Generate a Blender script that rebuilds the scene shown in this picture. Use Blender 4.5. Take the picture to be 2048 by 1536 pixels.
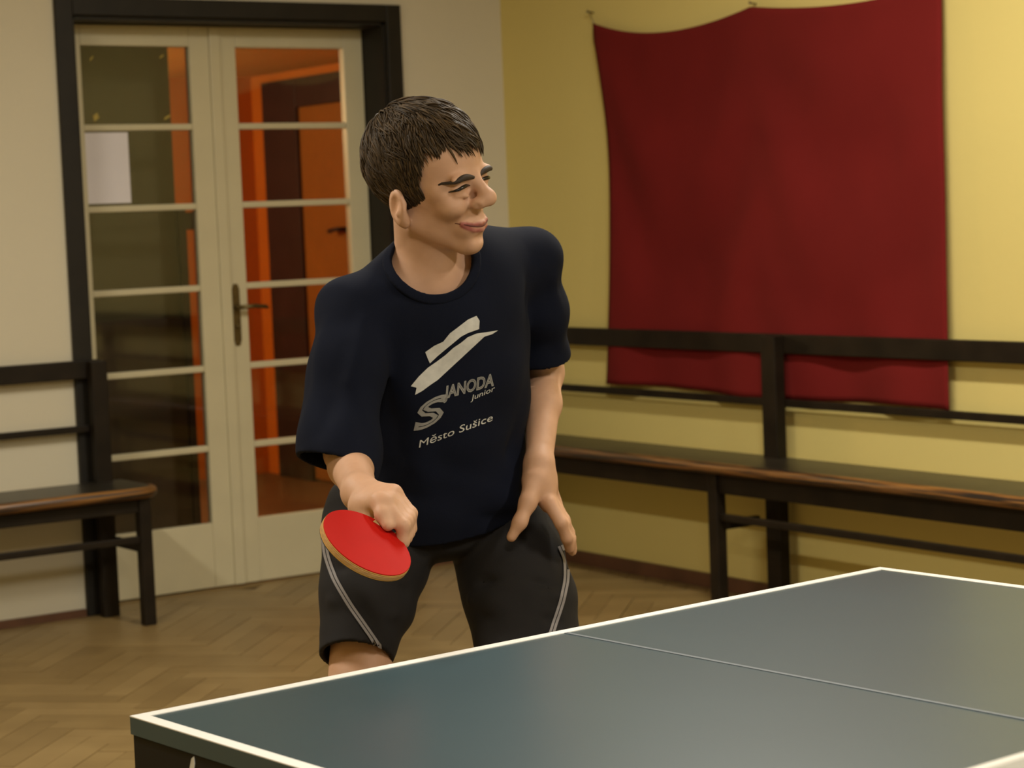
import bpy, bmesh, math, random
import numpy as np
from mathutils import Vector, Matrix
from mathutils.bvhtree import BVHTree

for o in list(bpy.data.objects):
    bpy.data.objects.remove(o)
scene = bpy.context.scene
COL = scene.collection
random.seed(7)
rng = np.random.default_rng(7)

# ------------------------------------------------------------------ camera
CAM = np.array([-1.1899, -2.6851, 1.4121])
YAW, PITCH, ROLL, FPX = 0.6003, 0.0765, -0.0397, 4326.9
_f = np.array([math.sin(YAW) * math.cos(PITCH), math.cos(YAW) * math.cos(PITCH), -math.sin(PITCH)])
_r = np.array([math.cos(YAW), -math.sin(YAW), 0.0])
_u = np.cross(_r, _f)
CR = _r * math.cos(ROLL) + _u * math.sin(ROLL)
CU = -_r * math.sin(ROLL) + _u * math.cos(ROLL)
CF = _f
cam_data = bpy.data.cameras.new('camera')
cam = bpy.data.objects.new('camera', cam_data)
COL.objects.link(cam)
cam_data.sensor_fit = 'HORIZONTAL'
cam_data.sensor_width = 36.0
cam_data.lens = FPX / 2048 * 36.0
cam_data.clip_start = 0.05
cam_data.dof.use_dof = True
cam_data.dof.focus_distance = 3.45
cam_data.dof.aperture_fstop = 7.5
_m = np.eye(4)
_m[:3, 0], _m[:3, 1], _m[:3, 2], _m[:3, 3] = CR, CU, -CF, CAM
cam.matrix_world = Matrix(_m.tolist())
scene.camera = cam


def P(px, py, d):
    """world point seen at photo pixel (px, py) at distance d along the view axis"""
    return CAM + d * (CF + CR * (px - 1024) / FPX - CU * (py - 768) / FPX)


def to_px(p):
    q = np.asarray(p) - CAM
    z = q @ CF
    return 1024 + FPX * (q @ CR) / z, 768 - FPX * (q @ CU) / z, z


# ------------------------------------------------------------------ world, exposure
world = bpy.data.worlds.new('world')
scene.world = world
world.use_nodes = True
bg = world.node_tree.nodes['Background']
bg.inputs[0].default_value = (0.05, 0.045, 0.04, 1)
bg.inputs[1].default_value = 0.3
vs = scene.view_settings
vs.view_transform = 'Standard'
vs.look = 'None'
vs.gamma = 1.0
vs.use_curve_mapping = False
vs.exposure = 0.0

# ceiling lamp positions and power (the lamps themselves are built further down)
LAMPS = [(2.35, 1.35), (-0.6, 1.9), (2.35, -2.2), (-0.6, -2.6)]
LAMP_W = 76.0
LAMP_COL = (1.0, 0.94, 0.82)
ROOM_H = 3.15

# room
XR, YW, YD = 3.953, 4.804, 4.961      # right wall, door wall, plane of the door leaves
XL, YF = -3.2, -5.2


# ------------------------------------------------------------------ materials
def new_mat(name):
    m = bpy.data.materials.new(name)
    m.use_nodes = True
    nt = m.node_tree
    return m, nt, nt.nodes['Principled BSDF'], nt.nodes['Material Output']


def N(nt, typ, **kw):
    n = nt.nodes.new(typ)
    for k, v in kw.items():
        if k.startswith('i_'):
            n.inputs[k[2:].replace('_', ' ')].default_value = v
        else:
            setattr(n, k, v)
    return n


def ramp(nt, fac, stops):
    r = nt.nodes.new('ShaderNodeValToRGB')
    el = r.color_ramp.elements
    while len(el) < len(stops):
        el.new(0.5)
    for e, (p, c) in zip(el, stops):
        e.position = p
        e.color = (*c, 1)
    nt.links.new(fac, r.inputs[0])
    return r.outputs[0]


def mat(name, col, rough=0.6, var=0.12, scale=8.0, bump=0.0, bscale=60.0, spec=0.5, metal=0.0, stretch=None, sheen=0.0):
    m, nt, b, out = new_mat(name)
    tc = N(nt, 'ShaderNodeTexCoord')
    vec = tc.outputs['Object']
    if stretch:
        mp = N(nt, 'ShaderNodeMapping')
        mp.inputs['Scale'].default_value = stretch
        nt.links.new(vec, mp.inputs[0])
        vec = mp.outputs[0]
    no = N(nt, 'ShaderNodeTexNoise', i_Scale=scale, i_Detail=4.0)
    nt.links.new(vec, no.inputs['Vector'])
    c = np.array(col)
    nt.links.new(ramp(nt, no.outputs['Fac'], [(0.25, tuple(c * (1 - var))), (0.75, tuple(np.minimum(c * (1 + var), 1)))]), b.inputs['Base Color'])
    b.inputs['Roughness'].default_value = rough
    b.inputs['Metallic'].default_value = metal
    b.inputs['Specular IOR Level'].default_value = spec
    if sheen:
        b.inputs['Sheen Weight'].default_value = sheen
    if bump:
        n2 = N(nt, 'ShaderNodeTexNoise', i_Scale=bscale, i_Detail=3.0)
        nt.links.new(vec, n2.inputs['Vector'])
        bp = N(nt, 'ShaderNodeBump', i_Strength=bump, i_Distance=0.01)
        nt.links.new(n2.outputs['Fac'], bp.inputs['Height'])
        nt.links.new(bp.outputs[0], b.inputs['Normal'])
    return m


def plank_mat(name, use_island):
    m, nt, b, out = new_mat(name)
    if use_island:
        rnd = N(nt, 'ShaderNodeNewGeometry').outputs['Random Per Island']
    else:
        rnd = N(nt, 'ShaderNodeObjectInfo').outputs['Random']
    base = ramp(nt, rnd, [(0.0, (0.225, 0.148, 0.056)), (0.5, (0.252, 0.168, 0.065)), (1.0, (0.282, 0.19, 0.076))])
    tc = N(nt, 'ShaderNodeTexCoord')
    geo = N(nt, 'ShaderNodeNewGeometry')
    no = N(nt, 'ShaderNodeTexNoise', i_Scale=5.0, i_Detail=5.0)
    nt.links.new(geo.outputs['Position'], no.inputs['Vector'])
    mx = N(nt, 'ShaderNodeMixRGB', blend_type='MULTIPLY', i_Fac=0.5)
    nt.links.new(base, mx.inputs[1])
    nt.links.new(ramp(nt, no.outputs['Fac'], [(0.3, (0.6, 0.56, 0.5)), (0.7, (1, 1, 1))]), mx.inputs[2])
    nt.links.new(mx.outputs[0], b.inputs['Base Color'])
    b.inputs['Roughness'].default_value = 0.42
    return m


def worn_mat(name):
    m, nt, b, out = new_mat(name)
    tc = N(nt, 'ShaderNodeTexCoord')
    mp = N(nt, 'ShaderNodeMapping')
    mp.inputs['Scale'].default_value = (1.5, 1.5, 60)
    geo = N(nt, 'ShaderNodeNewGeometry')
    nt.links.new(geo.outputs['Position'], mp.inputs[0])
    no = N(nt, 'ShaderNodeTexNoise', i_Scale=2.0, i_Detail=6.0)
    nt.links.new(mp.outputs[0], no.inputs['Vector'])
    nt.links.new(ramp(nt, no.outputs['Fac'], [(0.42, (0.02, 0.013, 0.009)), (0.50, (0.12, 0.05, 0.013)), (0.60, (0.26, 0.12, 0.03))]), b.inputs['Base Color'])
    b.inputs['Roughness'].default_value = 0.4
    return m


M = {}
M['wall_grey'] = mat('plaster_pale_cream', (0.60, 0.545, 0.41), 0.9, 0.03, 1.2, 0.08, 40)
M['wall_yellow'] = mat('plaster_yellow', (0.66, 0.54, 0.185), 0.9, 0.03, 1.2, 0.08, 40)
M['ceiling'] = mat('plaster_white', (0.75, 0.72, 0.62), 0.9, 0.03, 1.2)
M['plank'] = plank_mat('parquet_plank', False)
M['plank_stuff'] = plank_mat('parquet_field', True)
M['grout'] = mat('floor_joint', (0.07, 0.045, 0.02), 0.8)
M['skirting'] = mat('brown_skirting', (0.11, 0.045, 0.02), 0.5, 0.3, 6)
M['dark_trim'] = mat('dark_door_trim', (0.012, 0.0095, 0.006), 0.55, 0.3, 10, spec=0.3)
M['cream'] = mat('cream_door_paint', (0.56, 0.50, 0.325), 0.42, 0.05, 5, 0.03, 30)
M['brass'] = mat('old_brass', (0.16, 0.12, 0.05), 0.4, 0.3, 40, metal=0.9)
M['paper'] = mat('white_paper', (0.72, 0.68, 0.70), 0.8, 0.03, 6)
M['tape'] = mat('yellowed_tape', (0.45, 0.33, 0.06), 0.5, 0.2, 60)
M['bench'] = mat('bench_dark_paint', (0.013, 0.0085, 0.0045), 0.5, 0.4, 9, 0.05, 30, spec=0.2)
M['bench_seat'] = mat('bench_seat_paint', (0.022, 0.018, 0.012), 0.36, 0.4, 7, 0.04, 30)
M['worn'] = worn_mat('bench_worn_edge')
M['banner'] = mat('red_cloth', (0.150, 0.0085, 0.0075), 0.9, 0.10, 3, 0.05, 300, spec=0.2)
M['nail'] = mat('steel_nail', (0.25, 0.2, 0.12), 0.4, 0.1, metal=0.8)
M['table_top'] = mat('table_blue_green', (0.030, 0.063, 0.078), 0.34, 0.06, 3, 0.0, 200, spec=0.65)
M['white_line'] = mat('white_line_paint', (0.86, 0.84, 0.80), 0.5, 0.02)
M['center_line'] = mat('thin_centre_line', (0.13, 0.155, 0.18), 0.5, 0.02)
M['apron'] = mat('table_black_frame', (0.010, 0.008, 0.006), 0.6, 0.2, spec=0.2)
M['steel'] = mat('grey_steel', (0.30, 0.30, 0.31), 0.35, 0.05, metal=0.8)
M['net_cord'] = mat('dark_net_cord', (0.03, 0.04, 0.05), 0.8)
M['net_tape'] = mat('white_net_tape', (0.78, 0.75, 0.68), 0.8, 0.03)
M['shirt'] = mat('navy_cotton', (0.0056, 0.0074, 0.0165), 0.95, 0.12, 10, 0.06, 500, spec=0.15)
M['shorts'] = mat('charcoal_shorts', (0.0135, 0.0118, 0.0115), 0.85, 0.15, 10, 0.06, 400, spec=0.25)
M['piping'] = mat('grey_piping', (0.24, 0.22, 0.22), 0.7, 0.1, 40)
M['print'] = mat('white_shirt_print', (0.60, 0.585, 0.54), 0.7, 0.12, 60)
M['print_grey'] = mat('grey_shirt_print', (0.30, 0.29, 0.27), 0.7, 0.15, 60)
M['shoe'] = mat('dark_shoe', (0.03, 0.03, 0.035), 0.6)
M['sole'] = mat('white_sole', (0.5, 0.5, 0.48), 0.6)
M['sock'] = mat('white_sock', (0.6, 0.6, 0.58), 0.9)
M['mouth'] = mat('inner_lip_shade', (0.12, 0.025, 0.02), 0.6, 0.05)
M['eye_white'] = mat('eye_white', (0.55, 0.48, 0.42), 0.25, 0.02)
M['iris'] = mat('dark_iris', (0.012, 0.008, 0.006), 0.2, 0.05)
M['brow'] = mat('brown_brow', (0.030, 0.017, 0.009), 0.7, 0.3, 80)
M['rubber_red'] = mat('red_rubber', (0.46, 0.0075, 0.004), 0.65, 0.05, 20, spec=0.1)
M['rubber_black'] = mat('black_rubber', (0.012, 0.012, 0.012), 0.5)
M['sponge'] = mat('tan_sponge', (0.52, 0.28, 0.06), 0.8, 0.1, 40)
M['wood'] = mat('bat_wood', (0.48, 0.27, 0.09), 0.5, 0.2, 30, stretch=(1, 1, 8))
M['orange'] = mat('orange_plaster', (0.52, 0.140, 0.002), 0.85, 0.06, 2)
M['orange_ceiling'] = mat('orange_ceiling_paint', (0.66, 0.30, 0.006), 0.85, 0.05, 2)
M['olive'] = mat('olive_board', (0.075, 0.062, 0.026), 0.7, 0.1, 2)
M['wainscot'] = mat('dark_wainscot', (0.05, 0.03, 0.012), 0.5, 0.3, 5)
M['dark_wood'] = mat('dark_door_wood', (0.018, 0.008, 0.007), 0.6, 0.3, 6)
M['brown_door'] = mat('brown_door_paint', (0.26, 0.10, 0.012), 0.5, 0.1, 4)
M['corridor_floor'] = mat('corridor_lino', (0.12, 0.07, 0.03), 0.5)
M['lamp_body'] = mat('lamp_white_metal', (0.75, 0.75, 0.72), 0.5)

# skin with lip tint taken from a vertex attribute
m, nt, b, out = new_mat('skin')
at = N(nt, 'ShaderNodeAttribute', attribute_name='lip')
no = N(nt, 'ShaderNodeTexNoise', i_Scale=25.0, i_Detail=3.0)
tc = N(nt, 'ShaderNodeTexCoord')
nt.links.new(tc.outputs['Object'], no.inputs['Vector'])
sk = ramp(nt, no.outputs['Fac'], [(0.3, (0.54, 0.305, 0.185)), (0.7, (0.61, 0.355, 0.225))])
mx = N(nt, 'ShaderNodeMixRGB')
nt.links.new(at.outputs['Fac'], mx.inputs[0])
nt.links.new(sk, mx.inputs[1])
mx.inputs[2].default_value = (0.36, 0.105, 0.085, 1)
nt.links.new(mx.outputs[0], b.inputs['Base Color'])
b.inputs['Roughness'].default_value = 0.6
b.inputs['Subsurface Weight'].default_value = 0.12
b.inputs['Subsurface Radius'].default_value = (0.012, 0.005, 0.003)
b.inputs['Subsurface Scale'].default_value = 0.6
M['skin'] = m

m, nt, b, out = new_mat('brown_hair')
rnd = N(nt, 'ShaderNodeNewGeometry').outputs['Random Per Island']
nt.links.new(ramp(nt, rnd, [(0.0, (0.026, 0.015, 0.006)), (0.6, (0.046, 0.027, 0.010)), (1.0, (0.082, 0.048, 0.018))]), b.inputs['Base Color'])
b.inputs['Roughness'].default_value = 0.62
b.inputs['Specular IOR Level'].default_value = 0.3
M['hair'] = m

m, nt, b, out = new_mat('pane_glass')
nt.nodes.remove(b)
tr = N(nt, 'ShaderNodeBsdfTransparent')
tr.inputs[0].default_value = (0.93, 0.93, 0.9, 1)
gl = N(nt, 'ShaderNodeBsdfGlossy', i_Roughness=0.04)
fr = N(nt, 'ShaderNodeFresnel', i_IOR=1.45)
ms = N(nt, 'ShaderNodeMixShader')
nt.links.new(fr.outputs[0], ms.inputs[0])
nt.links.new(tr.outputs[0], ms.inputs[1])
nt.links.new(gl.outputs[0], ms.inputs[2])
nt.links.new(ms.outputs[0], out.inputs[0])
M['glass'] = m

m, nt, b, out = new_mat('lamp_tube_glow')
b.inputs['Emission Color'].default_value = (*LAMP_COL, 1)
b.inputs['Emission Strength'].default_value = 6.0
M['tube'] = m


# ------------------------------------------------------------------ object helpers
MW = {}


def link(o, parent=None):
    COL.objects.link(o)
    if parent is not None:
        o.parent = parent
        o.matrix_parent_inverse = MW[parent.name].inverted()
    MW[o.name] = Matrix.Translation(o.location) if o.rotation_euler.z == 0 else Matrix.Translation(o.location) @ Matrix.Rotation(o.rotation_euler.z, 4, 'Z')
    return o


def tag(o, label=None, cat=None, group=None, kind=None):
    if label:
        o['label'] = label
    if cat:
        o['category'] = cat
    if group:
        o['group'] = group
    if kind:
        o['kind'] = kind
    return o


def empty(name, loc, label=None, cat=None, group=None, kind=None, parent=None):
    o = bpy.data.objects.new(name, None)
    o.empty_display_size = 0.1
    o.location = Vector(tuple(float(v) for v in loc))
    link(o, parent)
    return tag(o, label, cat, group, kind)


def mesh_obj(name, verts, faces, material, parent=None, smooth=False, bevel=0.0, segs=2):
    v = np.asarray(verts, float)
    c = (v.min(0) + v.max(0)) / 2
    me = bpy.data.meshes.new(name)
    me.from_pydata((v - c).tolist(), [], [list(map(int, f)) for f in faces])
    if bevel:
        bm = bmesh.new()
        bm.from_mesh(me)
        bmesh.ops.recalc_face_normals(bm, faces=bm.faces)
        ed = [e for e in bm.edges if len(e.link_faces) == 2 and e.calc_face_angle(0) > 0.5]
        bmesh.ops.bevel(bm, geom=ed, offset=bevel, segments=segs, affect='EDGES', profile=0.5, clamp_overlap=True)
        bm.to_mesh(me)
        bm.free()
    else:
        bm = bmesh.new()
        bm.from_mesh(me)
        bmesh.ops.recalc_face_normals(bm, faces=bm.faces)
        bm.to_mesh(me)
        bm.free()
    me.materials.append(M[material])
    if smooth:
        me.shade_smooth()
    o = bpy.data.objects.new(name, me)
    o.location = Vector(c.tolist())
    link(o, parent)
    return o


BF = [(0, 3, 2, 1), (4, 5, 6, 7), (0, 1, 5, 4), (1, 2, 6, 5), (2, 3, 7, 6), (3, 0, 4, 7)]


def boxv(lo, hi):
    (a, b, c), (d, e, f) = lo, hi
    return [(a, b, c), (d, b, c), (d, e, c), (a, e, c), (a, b, f), (d, b, f), (d, e, f), (a, e, f)]


def box(name, lo, hi, material, parent=None, bevel=0.0, f=None):
    v = boxv(lo, hi)
    if f:
        v = [f(*p) for p in v]
    return mesh_obj(name, v, BF, material, parent, bevel=bevel)


def boxes(name, lst, material, parent=None, f=None):
    V, F = [], []
    for lo, hi in lst:
        k = len(V)
        V += [f(*p) if f else p for p in boxv(lo, hi)]
        F += [tuple(k + i for i in q) for q in BF]
    return mesh_obj(name, V, F, material, parent)


def tube_data(pts, radii, seg=10, flat=None):
    pts = [np.asarray(p, float) for p in pts]
    V, F = [], []
    n = len(pts)
    up = np.array([0.0, 0.0, 1.0])
    prev = None
    for i, p in enumerate(pts):
        t = pts[min(i + 1, n - 1)] - pts[max(i - 1, 0)]
        t = t / (np.linalg.norm(t) + 1e-12)
        if prev is None:
            a = np.cross(t, up)
            if np.linalg.norm(a) < 1e-3:
                a = np.cross(t, [1.0, 0, 0])
        else:
            a = prev - t * (prev @ t)
        a /= np.linalg.norm(a)
        prev = a
        b = np.cross(t, a)
        r = radii[i] if hasattr(radii, '__len__') else radii
        for k in range(seg):
            an = 2 * math.pi * k / seg
            V.append(p + r * (math.cos(an) * a + math.sin(an) * b))
    for i in range(n - 1):
        for k in range(seg):
            k2 = (k + 1) % seg
            F.append((i * seg + k, i * seg + k2, (i + 1) * seg + k2, (i + 1) * seg + k))
    F.append(tuple(range(seg))[::-1])
    F.append(tuple((n - 1) * seg + k for k in range(seg)))
    return V, F


def tube(name, pts, radii, material, parent=None, seg=10):
    V, F = tube_data(pts, radii, seg)
    return mesh_obj(name, V, F, material, parent, smooth=True)


# ------------------------------------------------------------------ room shell
def slab(name, lo, hi, material, kind='structure'):
    return tag(box(name, lo, hi, material), kind=kind)


T = 0.12
DX0, DX1, DZ = 2.045, 3.385, 2.215       # clear opening of the double door
floor = slab('floor', (XL - T, YF - T, -0.12), (XR + T, YW + T + 0.16, -0.012), 'grout')
slab('ceiling', (XL - T, YF - T, ROOM_H), (XR + T, YW + 0.30, ROOM_H + 0.1), 'ceiling')
wb = empty('wall_back', (XL, YW, 0), kind='structure')
WT = 0.28
for lo, hi in (((XL - T, YW, -0.01), (DX0 - 0.0, YW + WT, ROOM_H)),
               ((DX1, YW, -0.01), (XR + T, YW + WT, ROOM_H)),
               ((DX0, YW, DZ), (DX1, YW + WT, ROOM_H))):
    box('wall_section', lo, hi, 'wall_grey', wb)
slab('wall_right', (XR, YF - T, -0.01), (XR + T, YW, ROOM_H), 'wall_yellow')
slab('wall_left', (XL - T, YF - T, -0.01), (XL, YW, ROOM_H), 'wall_yellow')
slab('wall_front', (XL, YF - T, -0.01), (XR, YF, ROOM_H), 'wall_grey')
slab('baseboard_right', (XR - 0.018, YF, 0), (XR - 0.001, YW, 0.052), 'skirting')
slab('baseboard_back', (XL, YW - 0.022, 0), (DX0 - 0.075, YW - 0.001, 0.028), 'skirting')
slab('baseboard_corner', (DX1 + 0.075, YW - 0.018, 0), (XR - 0.02, YW - 0.001, 0.045), 'skirting')

# herringbone parquet: every plank a piece of the floor
PLW, PLL = 0.085, 0.425
planks = []
rot = math.radians(45)
ca, sa = math.cos(rot), math.sin(rot)
nk = int(PLL / PLW)
R45 = np.array([[ca, -sa], [sa, ca]])
# classic herringbone: horizontal planks at (i*w + j*L ...), vertical beside them
for i in range(-90, 91):
    for j in range(-16, 17):
        ox = i * PLW + j * PLL
        oy = i * PLW - j * PLL
        for kind in (0, 1):
            if kind == 0:
                cx, cy, a = ox + PLL / 2, oy + PLW / 2, 0.0
            else:
                cx, cy, a = ox - PLW / 2 + PLW, oy + PLW + PLL / 2, math.pi / 2
                cx = ox + PLW / 2
            q = R45 @ np.array([cx, cy])
            X, Y = q[0] + 0.3, q[1] + 1.0
            if XL + 0.1 < X < XR + 0.12 and YF + 0.1 < Y < YW + 0.22:
                planks.append((X, Y, a + rot))
seen = []
for k, (X, Y, a) in enumerate(planks):
    px, py, z = to_px((X, Y, 0))
    ok = z > 0 and -60 < px < 2100 and 1080 < py < 1590
    if ok:
        # hidden behind the table top or the player: leave to the joined field
        if py > 1436 - 0.2009 * (px - 262) + 30 and px > 240:
            ok = False
        if 690 < px < 1110 and py < 1120:
            ok = False
    seen.append((1.0 / z ** 2 if ok else 0, k))
seen.sort(reverse=True)
single = {k for s, k in seen[:290] if s > 0}


def plank_verts():
    l, w = PLL / 2 - 0.0012, PLW / 2 - 0.0012
    return boxv((-l, -w, -0.012), (l, w, 0.0))


pm = bpy.data.meshes.new('plank')
pm.from_pydata(plank_verts(), [], BF)
pm.materials.append(M['plank'])
FV, FF = [], []
pv = np.array(plank_verts())
for k, (X, Y, a) in enumerate(planks):
    dz = random.uniform(-0.0012, 0.0)
    if k in single:
        o = bpy.data.objects.new('plank', pm)
        o.location = (X, Y, dz)
        o.rotation_euler.z = a
        link(o, floor)
    else:
        c, s = math.cos(a), math.sin(a)
        b0 = len(FV)
        w = pv.copy()
        w[:, 0], w[:, 1] = X + pv[:, 0] * c - pv[:, 1] * s, Y + pv[:, 0] * s + pv[:, 1] * c
        w[:, 2] += dz
        FV += w.tolist()
        FF += [tuple(b0 + i for i in q) for q in BF]
fo = mesh_obj('parquet_field', FV, FF, 'plank_stuff', floor)
fo['kind'] = 'stuff'

# ------------------------------------------------------------------ double door
trim = empty('trim_1', (DX0, YW, 0), kind='structure')
CW = 0.068
box('casing', (DX0 - CW, YW - 0.022, 0), (DX0, YW + 0.001, DZ + CW), 'dark_trim', trim, 0.004)
box('casing', (DX1, YW - 0.022, 0), (DX1 + CW, YW + 0.001, DZ + CW), 'dark_trim', trim, 0.004)
box('casing', (DX0, YW - 0.022, DZ), (DX1, YW + 0.001, DZ + CW), 'dark_trim', trim, 0.004)
box('jamb', (DX0 - 0.001, YW, 0), (DX0 + 0.012, YW + WT, DZ), 'dark_trim', trim)
box('jamb', (DX1 - 0.012, YW, 0), (DX1 + 0.001, YW + WT, DZ), 'dark_trim', trim)
box('jamb', (DX0, YW, DZ - 0.012), (DX1, YW + WT, DZ + 0.001), 'dark_trim', trim)
box('threshold', (DX0, YW + 0.13, -0.01), (DX1, YW + WT, 0.003), 'plank_stuff', trim)

XM = 2.692
ROWS = [0.262, 0.557, 0.871, 1.187, 1.506, 1.814, 2.122]     # pane bottoms / muntin centres / top
DT = 0.04


def leaf(name, x0, x1, s0, s1):
    d = empty(name, (x0, YD, 0), kind='structure')
    zt = DZ - 0.015
    box('stile', (x0, YD, 0.008), (x0 + s0, YD + DT, zt), 'cream', d, 0.003)
    box('stile', (x1 - s1, YD, 0.008), (x1, YD + DT, zt), 'cream', d, 0.003)
    g0, g1 = x0 + s0, x1 - s1
    box('top_rail', (g0, YD, ROWS[-1]), (g1, YD + DT, zt), 'cream', d, 0.003)
    bp = box('bottom_panel', (g0, YD + 0.002, 0.008), (g1, YD + DT, ROWS[0]), 'cream', d, 0.003)
    panes = []
    for i in range(6):
        z0 = ROWS[i] + (0.0 if i == 0 else 0.012)
        z1 = ROWS[i + 1] - (0.0 if i == 5 else 0.012)
        panes.append(box('pane', (g0, YD + 0.020, z0), (g1, YD + 0.024, z1), 'glass', d))
        if i:
            box('muntin', (g0, YD + 0.002, ROWS[i] - 0.012), (g1, YD + DT, ROWS[i] + 0.012), 'cream', d, 0.004)
    for z0, z1 in ((zt - 0.008, zt),):
        pass
    return d, panes, g0, g1


d1, panes1, g10, g11 = leaf('door_1', DX0 + 0.014, XM - 0.002, 0.085, 0.096)
d2, panes2, g20, g21 = leaf('door_2', XM + 0.002, DX1 - 0.014, 0.100, 0.088)
# cover strip on the meeting edge, belongs to the right leaf
box('cover_strip', (XM - 0.016, YD - 0.012, 0.008), (XM + 0.030, YD + 0.001, DZ - 0.016), 'cream', d2, 0.004)
hp = mesh_obj('handle_plate', *(lambda c: ([(c[0] + x, YD - 0.004 + y, c[1] + z) for y in (0, 0.005) for x, z in
              ((-0.016, -0.10), (-0.009, -0.122), (0.009, -0.122), (0.016, -0.10), (0.016, 0.10), (0.009, 0.122), (-0.009, 0.122), (-0.016, 0.10))],
              [tuple(range(8)), tuple(range(15, 7, -1))] + [(i, (i + 1) % 8, 8 + (i + 1) % 8, 8 + i) for i in range(8)]))((2.742, 1.075)), 'brass', d2)
hx = 2.742
tube('lever', [(hx, YD, 1.105), (hx, YD - 0.045, 1.105), (hx + 0.012, YD - 0.055, 1.106), (hx + 0.05, YD - 0.056, 1.108), (hx + 0.105, YD - 0.05, 1.103), (hx + 0.118, YD - 0.046, 1.098)],
     [0.009, 0.009, 0.009, 0.0085, 0.008, 0.005], 'brass', d2)
tube('key_knob', [(hx, YD - 0.004, 1.03), (hx, YD - 0.016, 1.03)], [0.009, 0.006], 'brass', d2, 8)

# old tape scraps on the top pane
def scrap(cx, cz, w, h, rot_):
    V = []
    for y in (0, 0.0008):
        for x, z in ((-w, -h), (w * .7, -h * .8), (w, h), (-w * .5, h * .9)):
            c, s = math.cos(rot_), math.sin(rot_)
            V.append((cx + x * c - z * s, YD + 0.0185 + y, cz + x * s + z * c))
    mesh_obj('tape_scrap', V, [(0, 1, 2, 3), (7, 6, 5, 4)] + [(i, (i + 1) % 4, 4 + (i + 1) % 4, 4 + i) for i in range(4)], 'tape', panes1[5])


scrap(2.200, 1.855, 0.014, 0.011, 0.5)
scrap(2.495, 1.852, 0.017, 0.004, 0.45)
scrap(2.195, 2.075, 0.012, 0.003, 0.8)
scrap(2.485, 2.085, 0.012, 0.003, 0.5)

pp_v, pp_f = [], []
for y in (0, 0.001):
    for i in range(4):
        for j in range(4):
            pp_v.append((2.128 + 0.198 * i / 3, YD + 0.0165 + y - 0.0015 * math.sin(i * 1.2), 1.528 + 0.268 * j / 3))
for k, fl in ((0, 1), (16, 0)):
    for i in range(3):
        for j in range(3):
            q = [k + i * 4 + j, k + (i + 1) * 4 + j, k + (i + 1) * 4 + j + 1, k + i * 4 + j + 1]
            pp_f.append(q if fl else q[::-1])
paper = mesh_obj('paper_sheet', pp_v, pp_f, 'paper')
tag(paper, 'white paper notice taped to the second pane of the left door leaf', 'paper')

# ------------------------------------------------------------------ corridor beyond the door
CY = 8.4
CXS = None
def hit(px, py, ax, v):
    d = P(px, py, 1.0) - CAM
    return CAM + d * ((v - CAM[ax]) / d[ax])


cor = hit(508, 300, 1, CY)
CXS = cor[0]
CZ = hit(495, 155, 1, CY)[2]
slab('floor_corridor', (0.2, YW + WT, -0.1), (CXS + 0.6, CY + 0.6, 0.0), 'corridor_floor')
slab('ceiling_corridor', (0.2, YW + WT, CZ), (CXS + 0.6, CY + 0.6, CZ + 0.1), 'orange_ceiling')
slab('wall_corridor_end', (0.2, CY, 0), (CXS, CY + 0.1, CZ), 'orange')
slab('wall_corridor_side', (CXS, YW + WT, 0), (CXS + 0.1, CY + 0.1, CZ), 'orange')
slab('wall_corridor_left', (0.2, YW + WT, 0), (0.3, CY, CZ), 'orange')
# brown door in a heavy dark frame on the corridor side wall
f0 = hit(543, 300, 0, CXS)[1]
f1 = hit(610, 300, 0, CXS)[1]
fz = hit(545, 165, 0, CXS)[2]
d3 = empty('door_3', (CXS, f0, 0), kind='structure')
fw = f0 - f1
box('frame_post', (CXS - 0.05, f1, 0), (CXS + 0.01, f0, fz), 'dark_wood', d3, 0.004)
f2 = f1 - 0.75
box('frame_head', (CXS - 0.05, f2, fz - 0.16), (CXS + 0.01, f1, fz), 'dark_wood', d3, 0.004)
box('frame_post', (CXS - 0.05, max(f2 - 0.12, YW + WT + .01), 0), (CXS + 0.01, f2, fz), 'dark_wood', d3, 0.004)
lf = box('leaf', (CXS - 0.03, f2, 0.01), (CXS - 0.0, f1, fz - 0.16), 'brown_door', d3, 0.004)
hh = hit(688, 458, 0, CXS - 0.05)
tube('handle', [(CXS - 0.03, hh[1], hh[2]), (CXS - 0.08, hh[1], hh[2]), (CXS - 0.085, hh[1] + 0.03, hh[2]), (CXS - 0.08, hh[1] + 0.11, hh[2] - 0.01)], 0.012, 'dark_wood', lf, 8)
# olive boarded partition with dark wainscot seen through the left leaf
OY = 5.35
ox = hit(345, 300, 1, OY)[0]
oz = hit(250, 640, 1, OY)[2]
pt = empty('wall_partition', (ox, OY, 0), kind='structure')
box('board', (0.3, OY, oz), (ox, OY + 0.06, CZ), 'olive', pt)
box('wainscot', (0.3, OY - 0.02, 0), (ox, OY + 0.06, oz), 'wainscot', pt)
box('edge_post', (ox, OY - 0.03, 0), (ox + 0.03, OY + 0.07, hit(350, 425, 1, OY)[2] + 0.02), 'dark_wood', pt)
q0, q1 = hit(352, 425, 1, OY), hit(420, 458, 1, OY)
box('beam', (q0[0] - 0.1, OY + 0.0, q1[2]), (q1[0], OY + 0.07, q0[2]), 'dark_wood', pt, 0.004)
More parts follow.
